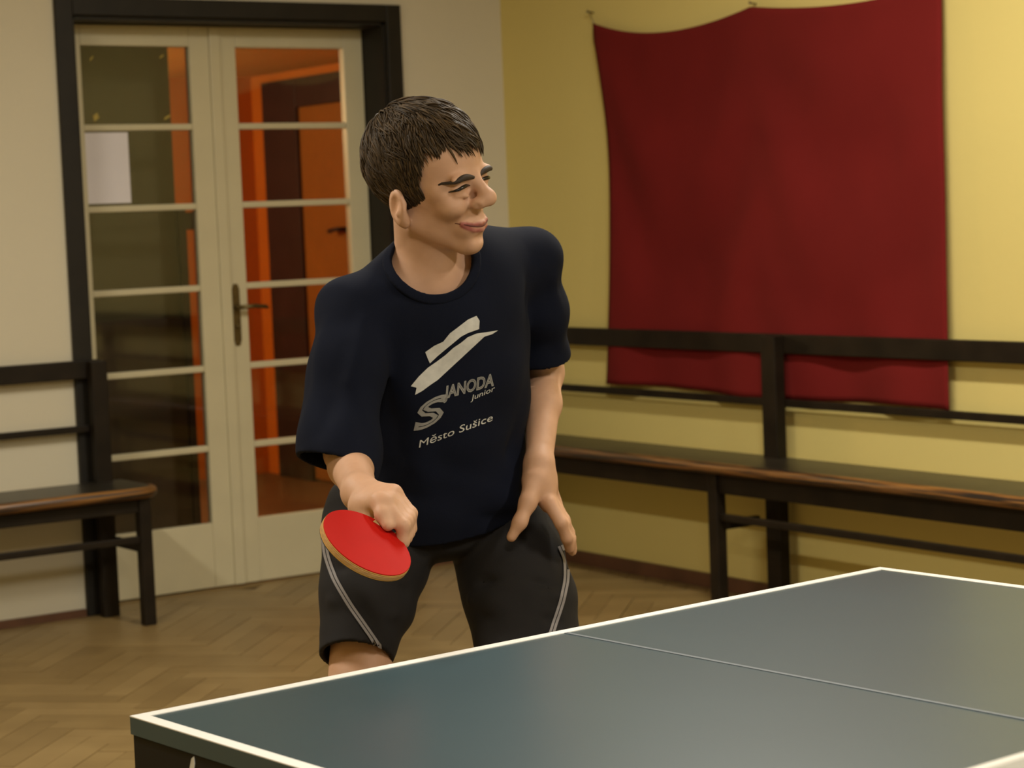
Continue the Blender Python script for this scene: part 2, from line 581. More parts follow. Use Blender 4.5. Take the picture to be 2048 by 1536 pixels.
# corridor ceiling lamp
LPX, LPY = ox - 0.45, 7.7
cl = empty('corridor_lamp', (LPX, LPY, CZ), 'globe lamp under the corridor ceiling beyond the glazed door', 'lamp')
box('rose', (LPX - .04, LPY - .04, CZ - 0.02), (LPX + .04, LPY + .04, CZ), 'lamp_body', cl, 0.006)
gv, gf = [], []
for i in range(9):
    for j in range(16):
        th, ph = math.pi * (i + 0.5) / 9, 2 * math.pi * j / 16
        gv.append((LPX + 0.09 * math.sin(th) * math.cos(ph), LPY + 0.09 * math.sin(th) * math.sin(ph), CZ - 0.11 + 0.09 * math.cos(th)))
for i in range(8):
    for j in range(16):
        gf.append((i * 16 + j, i * 16 + (j + 1) % 16, (i + 1) * 16 + (j + 1) % 16, (i + 1) * 16 + j))
gf += [tuple(range(16)), tuple(range(128, 144))[::-1]]
gm = mesh_obj('globe', gv, gf, 'tube', cl, smooth=True)
ld = bpy.data.lights.new('corridor_bulb', 'POINT')
ld.energy = 125
ld.color = (1.0, 0.72, 0.36)
ld.shadow_soft_size = 0.09
lo_ = bpy.data.objects.new('corridor_bulb', ld)
lo_.location = (LPX, LPY, CZ - 0.23)
link(lo_, cl)

# ------------------------------------------------------------------ ceiling lamps of the hall
for i, (lx, ly) in enumerate(LAMPS):
    t = empty('ceiling_lamp', (lx, ly, ROOM_H), ['fluorescent ceiling lamp nearest the red banner and the far table end', 'fluorescent ceiling lamp in front of the glazed double door',
              'fluorescent ceiling lamp over the right wall behind the camera side', 'fluorescent ceiling lamp behind the camera'][i], 'lamp', 'fluorescent ceiling lamps')
    box('housing', (lx - 0.09, ly - 0.62, ROOM_H - 0.06), (lx + 0.09, ly + 0.62, ROOM_H), 'lamp_body', t, 0.008)
    for s in (-0.045, 0.045):
        tube('tube', [(lx + s, ly - 0.59, ROOM_H - 0.078), (lx + s, ly + 0.59, ROOM_H - 0.078)], 0.013, 'tube', t, 10)
    ad = bpy.data.lights.new('lamp_light', 'AREA')
    ad.shape = 'RECTANGLE'
    ad.size, ad.size_y = 0.16, 1.2
    ad.energy = LAMP_W
    ad.color = LAMP_COL
    ao = bpy.data.objects.new('lamp_light', ad)
    ao.location = (lx, ly, ROOM_H - 0.10)
    link(ao, t)

# ------------------------------------------------------------------ benches
def bench(label, f, s0, s1, sups, D, ZS, zr, zm, round_end=None, lower=None, origin=None, ah=0.055, zst=0.300):
    """f(s, d, z) -> world; d is the distance from the wall"""
    t = empty('wall_bench', f(*origin), label, 'bench')
    box('top_rail', (s0, 0.025, zr[0]), (s1[0], 0.052, zr[1]), 'bench', t, 0.004, f)
    box('middle_rail', (s0, 0.03, zm[0]), (s1[0], 0.050, zm[1]), 'bench', t, 0.003, f)
    # seat plank with softened end
    e = s1[1]
    th = 0.036
    out = [(s0, 0.05), (s0, D)]
    if round_end:
        r = round_end
        out += [(e - r, D)]
        out += [(e - r + r * math.sin(a), D - r + r * math.cos(a)) for a in np.linspace(0.3, math.pi / 2, 6)]
        out += [(e, 0.05)]
    else:
        out += [(e, D), (e, 0.05)]
    n = len(out)
    V = [f(s, d, z) for z in (ZS - th, ZS) for s, d in out]
    F = [tuple(range(n))[::-1], tuple(range(n, 2 * n))] + [(i, (i + 1) % n, n + (i + 1) % n, n + i) for i in range(n)]
    seat = mesh_obj('seat', V, F, 'bench_seat', t, bevel=0.003)
    # rounded nosing whose paint is worn through
    nose = [(s, d) for s, d in out[1:-1]]
    path = [f(s, d, ZS - th / 2) for s, d in nose]
    V, F = tube_data(path, th / 2 + 0.0025, 10)
    w = mesh_obj('worn_edge', V, F, 'worn', seat, smooth=True)
    box('apron', (s0, D - 0.055, ZS - th - ah), (s1[2], D - 0.03, ZS - th), 'bench', t, 0.003, f)
    for (ps, pw, ls, lw, str_to) in sups:
        box('back_post', (ps - pw / 2, 0.052, 0), (ps + pw / 2, 0.098, zr[1] - 0.004 if True else 0), 'bench', t, 0.004, f)
        box('leg', (ls - lw / 2, D - 0.062, 0), (ls + lw / 2, D - 0.018, ZS - th - 0.002), 'bench', t, 0.004, f)
        box('side_stretcher', (ls - 0.012, 0.09, zst - 0.038), (ls + 0.012, D - 0.05, zst - 0.005), 'bench', t, 0.003, f)
        if str_to is not None:
            a, b_ = sorted((ls, str_to))
            box('stretcher', (a, D - 0.05, zst), (b_, D - 0.028, zst + 0.025), 'bench', t, 0.003, f)
    return t


fl = lambda s, d, z: (s, YW - d, z)
frr = lambda s, d, z: (XR - d, s, z)
bench('dark wooden wall bench with worn seat edge left of the double door', fl, -0.4, (2.066, 2.122, 2.085),
      [(2.04, 0.062, 2.07, 0.046, 0.95), (0.95, 0.062, 0.93, 0.046, -0.2), (-0.2, 0.062, -0.2, 0.046, None)],
      0.385, 0.502, (0.885, 0.953), (0.688, 0.713), round_end=0.09, origin=(0.9, 0.2, 0))
bench('long dark wooden wall bench under the red banner', frr, 4.72, (-1.4, -1.4, -1.4),
      [(4.62, 0.07, 4.55, 0.05, None), (3.085, 0.075, 3.17, 0.05, 1.25), (1.2, 0.075, 1.22, 0.05, -0.6), (-0.7, 0.075, -0.7, 0.05, None)],
      0.32, 0.530, (0.897, 0.966), (0.708, 0.735), ah=0.076, zst=0.322, origin=(2.0, 0.2, 0))

# ------------------------------------------------------------------ red banner
NU, NV = 72, 60
YA, YB = 4.130, 2.274
ZB = 0.745


def top_z(u):
    # nails at u=0, 0.503, 1
    if u < 0.503:
        t = u / 0.503
        return 2.156 + (2.125 - 2.156) * t - 0.068 * (4 * t * (1 - t)) * (0.75 + 0.25 * (1 - t))
    t = (u - 0.503) / 0.497
    return 2.125 + (2.085 - 2.125) * t - 0.03 * (4 * t * (1 - t)) + 0.02 * t


bv, bf = [], []
for side in (0, 1):
    for i in range(NU + 1):
        for j in range(NV + 1):
            u, v = i / NU, j / NV
            zt = top_z(u)
            zb = ZB + 0.006 * math.sin(u * 9) - 0.012 * u
            z = zb + (zt - zb) * v
            # left edge bows inward, tight top
            y = YA + (YB - YA) * u
            y -= 0.075 * (1 - u) ** 3 * math.sin(math.pi * min(1, v * 1.05)) ** 0.8
            d = 0.026 + 0.010 * (0.4 + (1 - v)) * math.sin(u * 15.0 + 1.3 * math.sin(v * 3 + u * 4)) * (0.35 + 0.65 * (1 - v)) \
                + 0.008 * math.sin(u * 31 + v * 5) * (1 - v) ** 2 + 0.010 * math.sin(7 * v + 9 * u) * v * (1 - v) * 2
            # V-shaped slack folds hanging between the nails
            for c, wd in ((0.25, 0.25), (0.75, 0.25)):
                dd = abs(u - c)
                win = math.exp(-(dd / 0.22) ** 4) * min(1, 4 * (1 - v)) * min(1, 3 * v)
                d += 0.010 * math.sin(13 * (v - 7.0 * dd * dd) + 4 * c) * win
            d = max(d, 0.006)
            bv.append((XR - d - (0.0025 if side else 0), y, z))
n1 = (NU + 1) * (NV + 1)
for i in range(NU):
    for j in range(NV):
        a = i * (NV + 1) + j
        q = (a, a + NV + 1, a + NV + 2, a + 1)
        bf.append(q)
        bf.append(tuple(n1 + k for k in q[::-1]))
rim = [i * (NV + 1) for i in range(NU + 1)] + [NU * (NV + 1) + j for j in range(1, NV + 1)] + [i * (NV + 1) + NV for i in range(NU - 1, -1, -1)] + [j for j in range(NV - 1, 0, -1)]
for k in range(len(rim)):
    a, b_ = rim[k], rim[(k + 1) % len(rim)]
    bf.append((b_, a, n1 + a, n1 + b_))
ban = empty('wall_banner', (XR, 3.2, 0.74), 'plain dark red cloth banner nailed to the yellow wall', 'banner')
mesh_obj('cloth', bv, bf, 'banner', ban, smooth=True)
for y, z in ((4.160, 2.20), (3.198, 2.135), (2.278, 2.10)):
    tube('nail', [(XR, y, z), (XR - 0.028, y, z + 0.004), (XR - 0.031, y, z + 0.004), (XR - 0.032, y, z + 0.004)], [0.003, 0.003, 0.007, 0.006], 'nail', ban, 8)
tube('hanging_loop', [(XR - 0.02, 4.160, 2.202), (XR - 0.022, 4.145, 2.175), (XR - 0.02, 4.128, 2.150)], 0.0022, 'nail', ban, 6)

# ------------------------------------------------------------------ table tennis table
TA = 0.0829
tc_, ts_ = math.cos(TA), math.sin(TA)
tf = lambda x, y, z: (x * tc_ - y * ts_, x * ts_ + y * tc_, z)
TWD, TLN, TZ = 1.525, 2.74, 0.76
tb = empty('tennis_table', tf(TWD / 2, -TLN / 2, 0), 'dark blue-green table tennis table with white edge lines', 'table')
for y0, y1 in ((-1.368, 0.0), (-TLN, -1.372)):
    top = box('table_top', (0, y0, TZ - 0.024), (TWD, y1, TZ), 'table_top', tb, 0.0, tf)
    e = 0.0012
    LW = 0.02
    box('edge_line', (LW, y1 - LW if y1 == 0 else y0, TZ - 0.0005), (TWD - LW, y1 if y1 == 0 else y0 + LW, TZ + e), 'white_line', top, 0.0, tf)
    box('edge_line', (0, y0, TZ - 0.0005), (LW, y1, TZ + e), 'white_line', top, 0.0, tf)
    box('edge_line', (TWD - LW, y0, TZ - 0.0005), (TWD, y1, TZ + e), 'white_line', top, 0.0, tf)
    box('centre_line', (TWD / 2 - 0.0032, y0 + (0 if y1 == 0 else LW), TZ - 0.0005), (TWD / 2 + 0.0032, y1 - (LW if y1 == 0 else 0), TZ + e), 'center_line', top, 0.0, tf)
    ap = box('apron', (0.002, y0 + 0.002, TZ - 0.10), (0.04, y1 - 0.002, TZ - 0.0245), 'apron', tb, 0.002, tf)
    box('apron', (TWD - 0.04, y0 + 0.002, TZ - 0.10), (TWD - 0.002, y1 - 0.002, TZ - 0.0245), 'apron', tb, 0.002, tf)
    ye = y1 if y1 == 0 else y0
    a_, b_ = sorted((ye + (-0.002 if y1 == 0 else 0.002), ye + (-0.04 if y1 == 0 else 0.04)))
    box('apron', (0.042, a_, TZ - 0.10), (TWD - 0.042, b_, TZ - 0.0245), 'apron', tb, 0.002, tf)
    if y1 == 0:
        # white emblem printed on the side of the frame
        def em(pts, nm='emblem'):
            V = [tf(x, y, z) for x in (0.0008, 0.0025) for y, z in pts]
            k = len(pts)
            mesh_obj(nm, V, [tuple(range(k)), tuple(range(2 * k - 1, k - 1, -1))] + [(i, (i + 1) % k, k + (i + 1) % k, k + i) for i in range(k)], 'print', ap)
        EMY, EMZ = -0.156, 0.7105
        em([(EMY + y, EMZ + z) for y, z in ((0.006, 0.004), (0.0, 0.018), (-0.006, 0.022), (-0.007, 0.012), (-0.003, 0.001))])
        em([(EMY + y, EMZ + z) for y, z in ((-0.006, -0.004), (-0.016, 0.004), (-0.022, 0.004), (-0.022, -0.006), (-0.030, -0.012), (-0.014, -0.018))])
        em([(EMY + y, EMZ + z) for y, z in ((0.004, -0.010), (-0.005, -0.012), (-0.010, -0.024), (-0.002, -0.022))])
    for x in (0.12, TWD - 0.12):
        yy = y1 - 0.35 if y1 == 0 else y0 + 0.35
        lg = box('leg', (x - 0.022, yy - 0.022, 0.015), (x + 0.022, yy + 0.022, TZ - 0.0245), 'apron', tb, 0.004, tf)
        box('leg_foot', (x - 0.028, yy - 0.028, 0.0), (x + 0.028, yy + 0.028, 0.015), 'rubber_black', lg, 0.003, tf)
    box('leg_stretcher', (0.142, yy - 0.012, 0.12), (TWD - 0.142, yy + 0.012, 0.16), 'apron', tb, 0.003, tf)

# net
net = empty('table_net', tf(TWD / 2, -1.37, TZ), 'table tennis net with white top tape clamped across the table', 'net')
NX0, NX1, NZ0, NZ1 = -0.1525, TWD + 0.1525, TZ + 0.012, TZ + 0.1525
box('top_tape', (NX0, -1.3745, NZ1 - 0.016), (NX1, -1.3655, NZ1), 'net_tape', net, 0.003, tf)
cords = []
step = 0.0125
x = NX0
while x < NX1:
    cords.append(((x - 0.0006, -1.3706, NZ0), (x + 0.0006, -1.3694, NZ1 - 0.01)))
    x += step
z = NZ0
while z < NZ1 - 0.016:
    cords.append(((NX0, -1.3706, z - 0.0006), (NX1, -1.3694, z + 0.0006)))
    z += step
nm = boxes('net_mesh', cords, 'net_cord', net, tf)
nm['kind'] = 'stuff'
for x, s in ((NX0, 1), (NX1, -1)):
    po = box('net_post', (x - 0.010, -1.382, TZ - 0.05), (x + 0.010, -1.358, NZ1 + 0.004), 'steel', net, 0.004, tf)
    xs = sorted((x, x + s * 0.19))
    box('clamp', (xs[0], -1.40, TZ - 0.062), (xs[1], -1.34, TZ - 0.052), 'steel', po, 0.003, tf)
    tube('clamp_screw', [tf(x + s * 0.172, -1.37, TZ - 0.085), tf(x + s * 0.172, -1.37, TZ - 0.025)], [0.012, 0.006], 'steel', po, 10)

# ------------------------------------------------------------------ signed-distance modelling for the player
def unit(v):
    v = np.asarray(v, float)
    return v / np.linalg.norm(v)


class SDF:
    """list of primitives blended with smooth minimum / smooth subtraction"""
    def __init__(self):
        self.pr = []

    def add(self, fn, c, r, k=0.01, op='u'):
        self.pr.append((fn, np.asarray(c, float), float(r), k, op))

    def cone(self, a, b, ra, rb, k=0.01, op='u'):
        a, b = np.asarray(a, float), np.asarray(b, float)
        ab = b - a
        L2 = ab @ ab + 1e-12

        def fn(p):
            t = np.clip(((p - a) @ ab) / L2, 0, 1)
            return np.linalg.norm(p - a - t[:, None] * ab, axis=1) - (ra + t * (rb - ra))
        self.add(fn, (a + b) / 2, math.sqrt(L2) / 2 + max(ra, rb), k, op)

    def chain(self, pts, rs, k=0.01, op='u'):
        for i in range(len(pts) - 1):
            self.cone(pts[i], pts[i + 1], rs[i], rs[i + 1], k, op)

    def ell(self, c, axes, r, k=0.01, op='u'):
        c = np.asarray(c, float)
        A = np.asarray(axes, float).T
        r = np.asarray(r, float)

        def fn(p):
            q = (p - c) @ A
            k0 = np.linalg.norm(q / r, axis=1)
            k1 = np.linalg.norm(q / (r * r), axis=1) + 1e-9
            return k0 * (k0 - 1) / k1
        self.add(fn, c, r.max(), k, op)

    def eval(self, p, sel=None):
        d = np.full(len(p), 1e3)
        for fn, c, r, k, op in (sel if sel is not None else self.pr):
            e = fn(p)
            if op == 'u':
                h = np.maximum(k - np.abs(d - e), 0) / k
                d = np.minimum(d, e) - h * h * k * 0.25
            else:
                e = -e
                h = np.maximum(k - np.abs(d - e), 0) / k
                d = np.maximum(d, e) + h * h * k * 0.25
        return d

    def select(self, c, R):
        return [q for q in self.pr if np.linalg.norm(c - q[1]) - q[2] < R + 0.09]

    def bounds(self):
        lo = np.min([c - r for f, c, r, k, op in self.pr if op == 'u'], axis=0)
        hi = np.max([c + r for f, c, r, k, op in self.pr if op == 'u'], axis=0)
        return lo - 0.03, hi + 0.03


def surface(sdf, h, post=None, lo=None, hi=None, B=24):
    """sparse block-wise surface nets; post(p, d) -> d shapes the field further"""
    l0, h0 = sdf.bounds()
    lo = l0 if lo is None else np.maximum(lo, l0)
    hi = h0 if hi is None else np.minimum(hi, h0)
    nb = np.ceil((hi - lo) / (h * B)).astype(int)
    G = nb * B + 2
    half = h * B * math.sqrt(3) / 2
    g = np.arange(B + 1)
    I = np.stack(np.meshgrid(g, g, g, indexing='ij'), -1).reshape(-1, 3)
    ids, vs_, quads = [], [], []
    corner = np.array([(a, b_, c) for a in (0, 1) for b_ in (0, 1) for c in (0, 1)])
    edges = [(i, j) for i in range(8) for j in range(i + 1, 8) if np.abs(corner[i] - corner[j]).sum() == 1]

    def gid(ijk):
        return (ijk[..., 0] * G[1] + ijk[..., 1]) * G[2] + ijk[..., 2]
    for bi in range(nb[0]):
        for bj in range(nb[1]):
            for bk in range(nb[2]):
                o = np.array([bi, bj, bk]) * B
                c = lo + (o + B / 2) * h
                sel = sdf.select(c, half)
                if not sel:
                    continue
                dc = sdf.eval(c[None], sel)[0]
                if abs(dc) > half + 0.06:
                    continue
                p = lo + (I + o) * h
                d = sdf.eval(p, sel)
                if post is not None:
                    d = post(p, d)
                D = d.reshape(B + 1, B + 1, B + 1)
                S = D < 0
                if S.all() or not S.any():
                    continue
                cs = np.zeros((B, B, B), int)
                for a, b_, c3 in corner:
                    cs += S[a:a + B, b_:b_ + B, c3:c3 + B]
                act = np.argwhere((cs > 0) & (cs < 8))
                acc = np.zeros((len(act), 3))
                cnt = np.zeros(len(act))
                vals = [D[act[:, 0] + a, act[:, 1] + b_, act[:, 2] + c3] for a, b_, c3 in corner]
                for i, j in edges:
                    va, vb = vals[i], vals[j]
                    m_ = (va < 0) != (vb < 0)
                    t = np.where(m_, va / np.where(m_, va - vb, 1), 0)
                    acc += m_[:, None] * (corner[i] + t[:, None] * (corner[j] - corner[i]))
                    cnt += m_
                ids.append(gid(act + o))
                vs_.append(lo + (act + o + acc / cnt[:, None]) * h)
                for ax in range(3):
                    a2, a3 = (ax + 1) % 3, (ax + 2) % 3
                    s1 = [slice(0, B)] * 3
                    s2 = [slice(0, B)] * 3
                    s2[ax] = slice(1, B + 1)
                    A_, B_ = S[tuple(s1)], S[tuple(s2)]
                    for flip, mk in ((0, A_ & ~B_), (1, ~A_ & B_)):
                        e = np.argwhere(mk) + o
                        if not len(e):
                            continue
                        q = []
                        for da, db in ((0, 0), (1, 0), (1, 1), (0, 1)):
                            w = e.copy()
                            w[:, a2] -= da
                            w[:, a3] -= db
                            q.append(gid(w))
                        q = np.stack(q if flip else q[::-1], 1)
                        quads.append(q)
    ids = np.concatenate(ids)
    V = np.concatenate(vs_)
    Q = np.concatenate(quads)
    order = np.argsort(ids)
    sid = ids[order]
    loc = np.searchsorted(sid, Q.ravel())
    loc = np.minimum(loc, len(sid) - 1)
    good = (sid[loc] == Q.ravel()).reshape(-1, 4).all(1)
    return V[order], loc.reshape(-1, 4)[good]


def relax(V, Q, n=1, w=0.5):
    for _ in range(n):
        acc = np.zeros_like(V)
        cnt = np.zeros(len(V))
        for i in range(4):
            for j in (1, 3):
                np.add.at(acc, Q[:, i], V[Q[:, (i + j) % 4]])
                np.add.at(cnt, Q[:, i], 1)
        V = V * (1 - w) + w * acc / np.maximum(cnt, 1)[:, None]
    return V


def np_mesh(name, V, Q, material, parent=None, loc=None):
    c = np.asarray(loc, float) if loc is not None else (V.min(0) + V.max(0)) / 2
    me = bpy.data.meshes.new(name)
    me.vertices.add(len(V))
    me.vertices.foreach_set('co', (V - c).astype(np.float32).ravel())
    me.loops.add(Q.size)
    me.loops.foreach_set('vertex_index', Q.astype(np.int32).ravel())
    me.polygons.add(len(Q))
    me.polygons.foreach_set('loop_start', np.arange(0, Q.size, Q.shape[1], dtype=np.int32))
    me.update(calc_edges=True)
    me.validate()
    me.materials.append(M[material])
    me.shade_smooth()
    o = bpy.data.objects.new(name, me)
    o.location = Vector(c.tolist())
    link(o, parent)
    return o


# ------------------------------------------------------------------ player: frames and joints
CB = -CF
UPW = np.array([0.0, 0.0, 1.0])
FW = unit(0.50 * CR + 0.866 * CB)            # way the chest faces (towards the net, camera's right)
FW = unit(FW - UPW * (FW @ UPW))
J = dict(
    pel=P(882, 1040, 4.07), chest=P(888, 690, 3.94), belly=P(878, 905, 4.02), neck=P(858, 548, 3.87),
    shR=P(708, 625, 3.82), elR=P(693, 905, 3.765), wrR=P(720, 985, 3.53),
    shL=P(1060, 519, 4.03), elL=P(1090, 745, 4.16), wrL=P(1078, 930, 3.98),
    hipR=P(786, 1060, 4.05), knR=P(708, 1430, 3.85), hipL=P(1000, 1075, 4.10), knL=P(1072, 1420, 3.95))
TU = unit(J['neck'] - J['pel'])              # torso axis
LF = unit(np.cross(TU, FW))                  # to the player's left
LF = LF if LF @ CR > 0 else -LF
FT = unit(np.cross(LF, TU))
FT = FT if FT @ FW > 0 else -FT
AX = np.array([LF, TU, FT])


def ankle(kn, back):
    a = kn - FW * back
    a[2] = 0.085
    return a


J['anR'] = ankle(J['knR'], 0.05)
J['anL'] = ankle(J['knL'], 0.06)
SH_ = 1.05
HC = P(861, 357, 3.78)
th_, ro_, pi_ = math.radians(56), math.radians(17), math.radians(-5)
hY = math.sin(th_) * CR + math.cos(th_) * CB
hX = -math.cos(th_) * CR + math.sin(th_) * CB
hZ = CU.copy()
hX, hZ = hX * math.cos(ro_) - hZ * math.sin(ro_), hX * math.sin(ro_) + hZ * math.cos(ro_)
hY, hZ = hY * math.cos(pi_) + hZ * math.sin(pi_), -hY * math.sin(pi_) + hZ * math.cos(pi_)
HB = np.array([hX, hY, hZ])


def H(x, y, z):
    return HC + SH_ * (np.array([x, y, z]) @ HB)


# ------------------------------------------------------------------ bat frame
ang = math.radians(32)
bn = unit(0.375 * CB + 0.927 * (math.sin(ang) * CR + math.cos(ang) * CU))
ba = unit(math.cos(ang) * CR - math.sin(ang) * CU)
bb = unit(np.cross(bn, ba))
bb = bb if bb @ CF > 0 else -bb
PC = P(731, 1091, 3.33)


def torso(s, g):
    """torso volume shared by the body (g<0) and the shirt (g=0)"""
    s.ell(J['chest'], AX, (0.170 + g, 0.225 + g, 0.122 + g), 0.05)
    s.ell(J['belly'], AX, (0.168 + g, 0.26 + g if g == 0 else 0.17, 0.128 + g), 0.08)
    s.cone(J['shR'], P(830, 575, 3.87), 0.060 + g, 0.074 + g, 0.05)
    s.cone(J['shL'], P(920, 530, 3.93), 0.056 + g, 0.074 + g, 0.05)


# ------------------------------------------------------------------ player: body
S = SDF()
torso(S, -0.018)
S.ell(J['pel'] + TU * 0.045, AX, (0.150, 0.080, 0.105), 0.03)
S.cone(J['neck'] - TU * 0.05, H(0, -0.028, -0.07), 0.060, 0.049, 0.025)
S.cone(J['neck'] + FT * 0.030 - TU * 0.06, H(0, -0.004, -0.085), 0.032, 0.028, 0.03)
# arms
S.chain([J['shR'], J['elR']], [0.048, 0.037], 0.03)
S.chain([J['elR'], J['elR'] * 0.65 + J['wrR'] * 0.35, J['wrR']], [0.036, 0.0365, 0.0275], 0.02)
S.chain([J['shL'], J['elL']], [0.046, 0.034], 0.03)
S.chain([J['elL'], J['elL'] * 0.65 + J['wrL'] * 0.35, J['wrL']], [0.033, 0.0325, 0.0245], 0.02)
# legs
for sd in 'RL':
    hp_, kn, an = J['hip' + sd], J['kn' + sd], J['an' + sd]
    mid = P(736, 1215, 3.955) if sd == 'R' else P(1042, 1215, 4.01)
    S.chain([hp_, mid, kn], [0.070, 0.064, 0.051], 0.015)
    S.ell(kn + FW * 0.012, np.eye(3), (0.05, 0.05, 0.05), 0.03)
    calf = kn * 0.68 + an * 0.32 - FW * 0.018
    S.chain([kn, calf, an], [0.05, 0.052, 0.034], 0.03)
    S.chain([an, an + FW * 0.12 - UPW * 0.045], [0.035, 0.03], 0.02)
    S.cone(an, an - FW * 0.04 - UPW * 0.04, 0.034, 0.03, 0.02)

# right hand closed round the bat handle
def fing(pts, rs, k=0.006):
    S.chain(pts, rs, k)


w0 = J['wrR']
kn_i = P(772, 1008, 3.412)
off = bb * 0.0180
S.cone(w0, P(742, 1004, 3.475), 0.0275, 0.023, 0.02)
S.cone(P(734, 994, 3.49), kn_i + off * 0.3, 0.021, 0.0150, 0.015)
S.cone(P(738, 988, 3.515), kn_i + off * 2.6, 0.021, 0.0150, 0.015)
S.cone(P(726, 1016, 3.47), P(738, 1038, 3.445), 0.022, 0.0165, 0.015)
for i, dr in enumerate((0.0, 0.0, 0.0006, 0.0016)):
    o_ = off * i
    a0 = kn_i + o_
    a1 = P(806, 1052, 3.392) + o_
    a2 = P(806, 1084, 3.395) + o_
    a3 = P(785, 1090, 3.40) + o_
    fing([a0, a1, a2, a3], [0.0120 - dr, 0.0110 - dr, 0.0098 - dr, 0.0088 - dr])
def BT(a_, y_, z_):
    return PC + ba * a_ + bb * y_ + bn * z_


fing([P(722, 1012, 3.475), BT(-0.020, 0.105, 0.024), BT(-0.004, 0.080, 0.0200), BT(0.012, 0.064, 0.0168)], [0.0195, 0.0140, 0.0110, 0.0092], 0.010)

# left hand braced on the thigh
w1 = J['wrL']
S.cone(w1, P(1081, 968, 3.975), 0.0255, 0.027, 0.02)
S.cone(P(1076, 965, 3.968), P(1098, 1008, 3.955), 0.026, 0.017, 0.02)
S.cone(P(1083, 965, 3.99), P(1106, 1006, 4.015), 0.026, 0.017, 0.02)
fing([P(1070, 962, 3.955), P(1056, 1005, 3.93), P(1040, 1044, 3.915), P(1023, 1074, 3.915)], [0.022, 0.0150, 0.0118, 0.0092], 0.012)
for i in range(4):
    dz = i * 0.021
    sc = (1.0, 1.06, 1.0, 0.86)[i]
    b0 = P(1098 + i * 3, 1005, 3.945 + dz)
    b1 = b0 + (P(1122, 1046, 3.935 + dz) - P(1098, 1005, 3.945 + dz)) * sc
    b2 = b0 + (P(1134, 1076, 3.945 + dz) - P(1098, 1005, 3.945 + dz)) * sc
    b3 = b0 + (P(1139, 1097, 3.965 + dz) - P(1098, 1005, 3.945 + dz)) * sc
    fing([b0, b1, b2, b3], [0.0135, 0.0115, 0.0105, 0.0088])

# head
S.ell(H(0, -0.014, 0.030), HB, np.array((0.074, 0.096, 0.090)) * SH_, 0.02)
S.ell(H(0, 0.030, -0.022), HB, np.array((0.058, 0.056, 0.076)) * SH_, 0.025)
S.ell(H(0, 0.036, 0.040), HB, np.array((0.058, 0.050, 0.055)) * SH_, 0.03)
for s_ in (1, -1):
    S.cone(H(0.008 * s_, 0.058, -0.106), H(0.048 * s_, -0.004, -0.064), 0.0155, 0.0155, 0.028)
    S.ell(H(0.038 * s_, 0.063, -0.036), HB, np.array((0.0235, 0.0250, 0.0200)) * SH_, 0.016)
    S.ell(H(0.033 * s_, 0.083, 0.0105), HB, np.array((0.024, 0.009, 0.008)) * SH_, 0.012)
    S.ell(H(0.046 * s_, 0.050, -0.012), HB, np.array((0.019, 0.019, 0.015)) * SH_, 0.016)
S.ell(H(0, 0.073, -0.107), HB, np.array((0.019, 0.015, 0.0155)) * SH_, 0.016)
for s_ in (1, -1):      # eye sockets
    S.ell(H(0.0365 * s_, 0.101, -0.006), HB, np.array((0.0165, 0.0145, 0.0105)) * SH_, 0.009, 's')
for s_ in (1, -1):      # lids pressed together by the smile
    S.ell(H(0.033 * s_, 0.0770, -0.007), HB, np.array((0.018, 0.0125, 0.0115)) * SH_, 0.005)
    S.chain([H(0.017 * s_, 0.0865, -0.016), H(0.030 * s_, 0.0895, -0.0195), H(0.046 * s_, 0.0795, -0.017)], [0.0022, 0.0034, 0.0022], 0.005)
S.cone(H(0, 0.086, 0.008), H(0, 0.109, -0.024), 0.0085, 0.0120, 0.014)
S.ell(H(0, 0.1125, -0.030), HB, np.array((0.0142, 0.0125, 0.0122)) * SH_, 0.012)
for s_ in (1, -1):
    S.ell(H(0.0155 * s_, 0.100, -0.036), HB, np.array((0.0092, 0.0125, 0.0092)) * SH_, 0.012)
    S.ell(H(0.0080 * s_, 0.108, -0.0480), HB, np.array((0.0044, 0.0065, 0.0040)) * SH_, 0.004, 's')
# muzzle, then the folds running from the nose to the corners of the smile
S.ell(H(0, 0.0690, -0.0735), HB, np.array((0.034, 0.026, 0.026)) * SH_, 0.014)
for s_ in (1, -1):
    S.chain([H(0.0225 * s_, 0.105, -0.0390), H(0.033 * s_, 0.101, -0.0530), H(0.0435 * s_, 0.087, -0.0690), H(0.044 * s_, 0.080, -0.0820)], [0.0032, 0.0062, 0.0074, 0.0045], 0.006, 's')
LIPU = [H(-0.037, 0.0775, -0.0650), H(-0.020, 0.0908, -0.0705), H(-0.004, 0.0955, -0.0715), H(0.004, 0.0955, -0.0715), H(0.020, 0.0908, -0.0705), H(0.037, 0.0775, -0.0650)]
LIPL = [H(-0.034, 0.0775, -0.0680), H(-0.018, 0.0885, -0.0795), H(0, 0.0930, -0.0825), H(0.018, 0.0885, -0.0795), H(0.034, 0.0775, -0.0680)]
S.chain(LIPU, [0.0016, 0.0026, 0.0030, 0.0030, 0.0026, 0.0016], 0.004)
S.chain(LIPL, [0.0016, 0.0036, 0.0042, 0.0036, 0.0016], 0.004)
SLIT = [H(-0.040, 0.0785, -0.0645), H(-0.020, 0.0945, -0.0745), H(0, 0.0995, -0.0765), H(0.020, 0.0945, -0.0745), H(0.040, 0.0785, -0.0645)]
S.chain(SLIT, [0.0024] * 5, 0.003, 's')
S.ell(H(0, 0.0895, -0.0970), HB, np.array((0.017, 0.006, 0.0045)) * SH_, 0.008, 's')
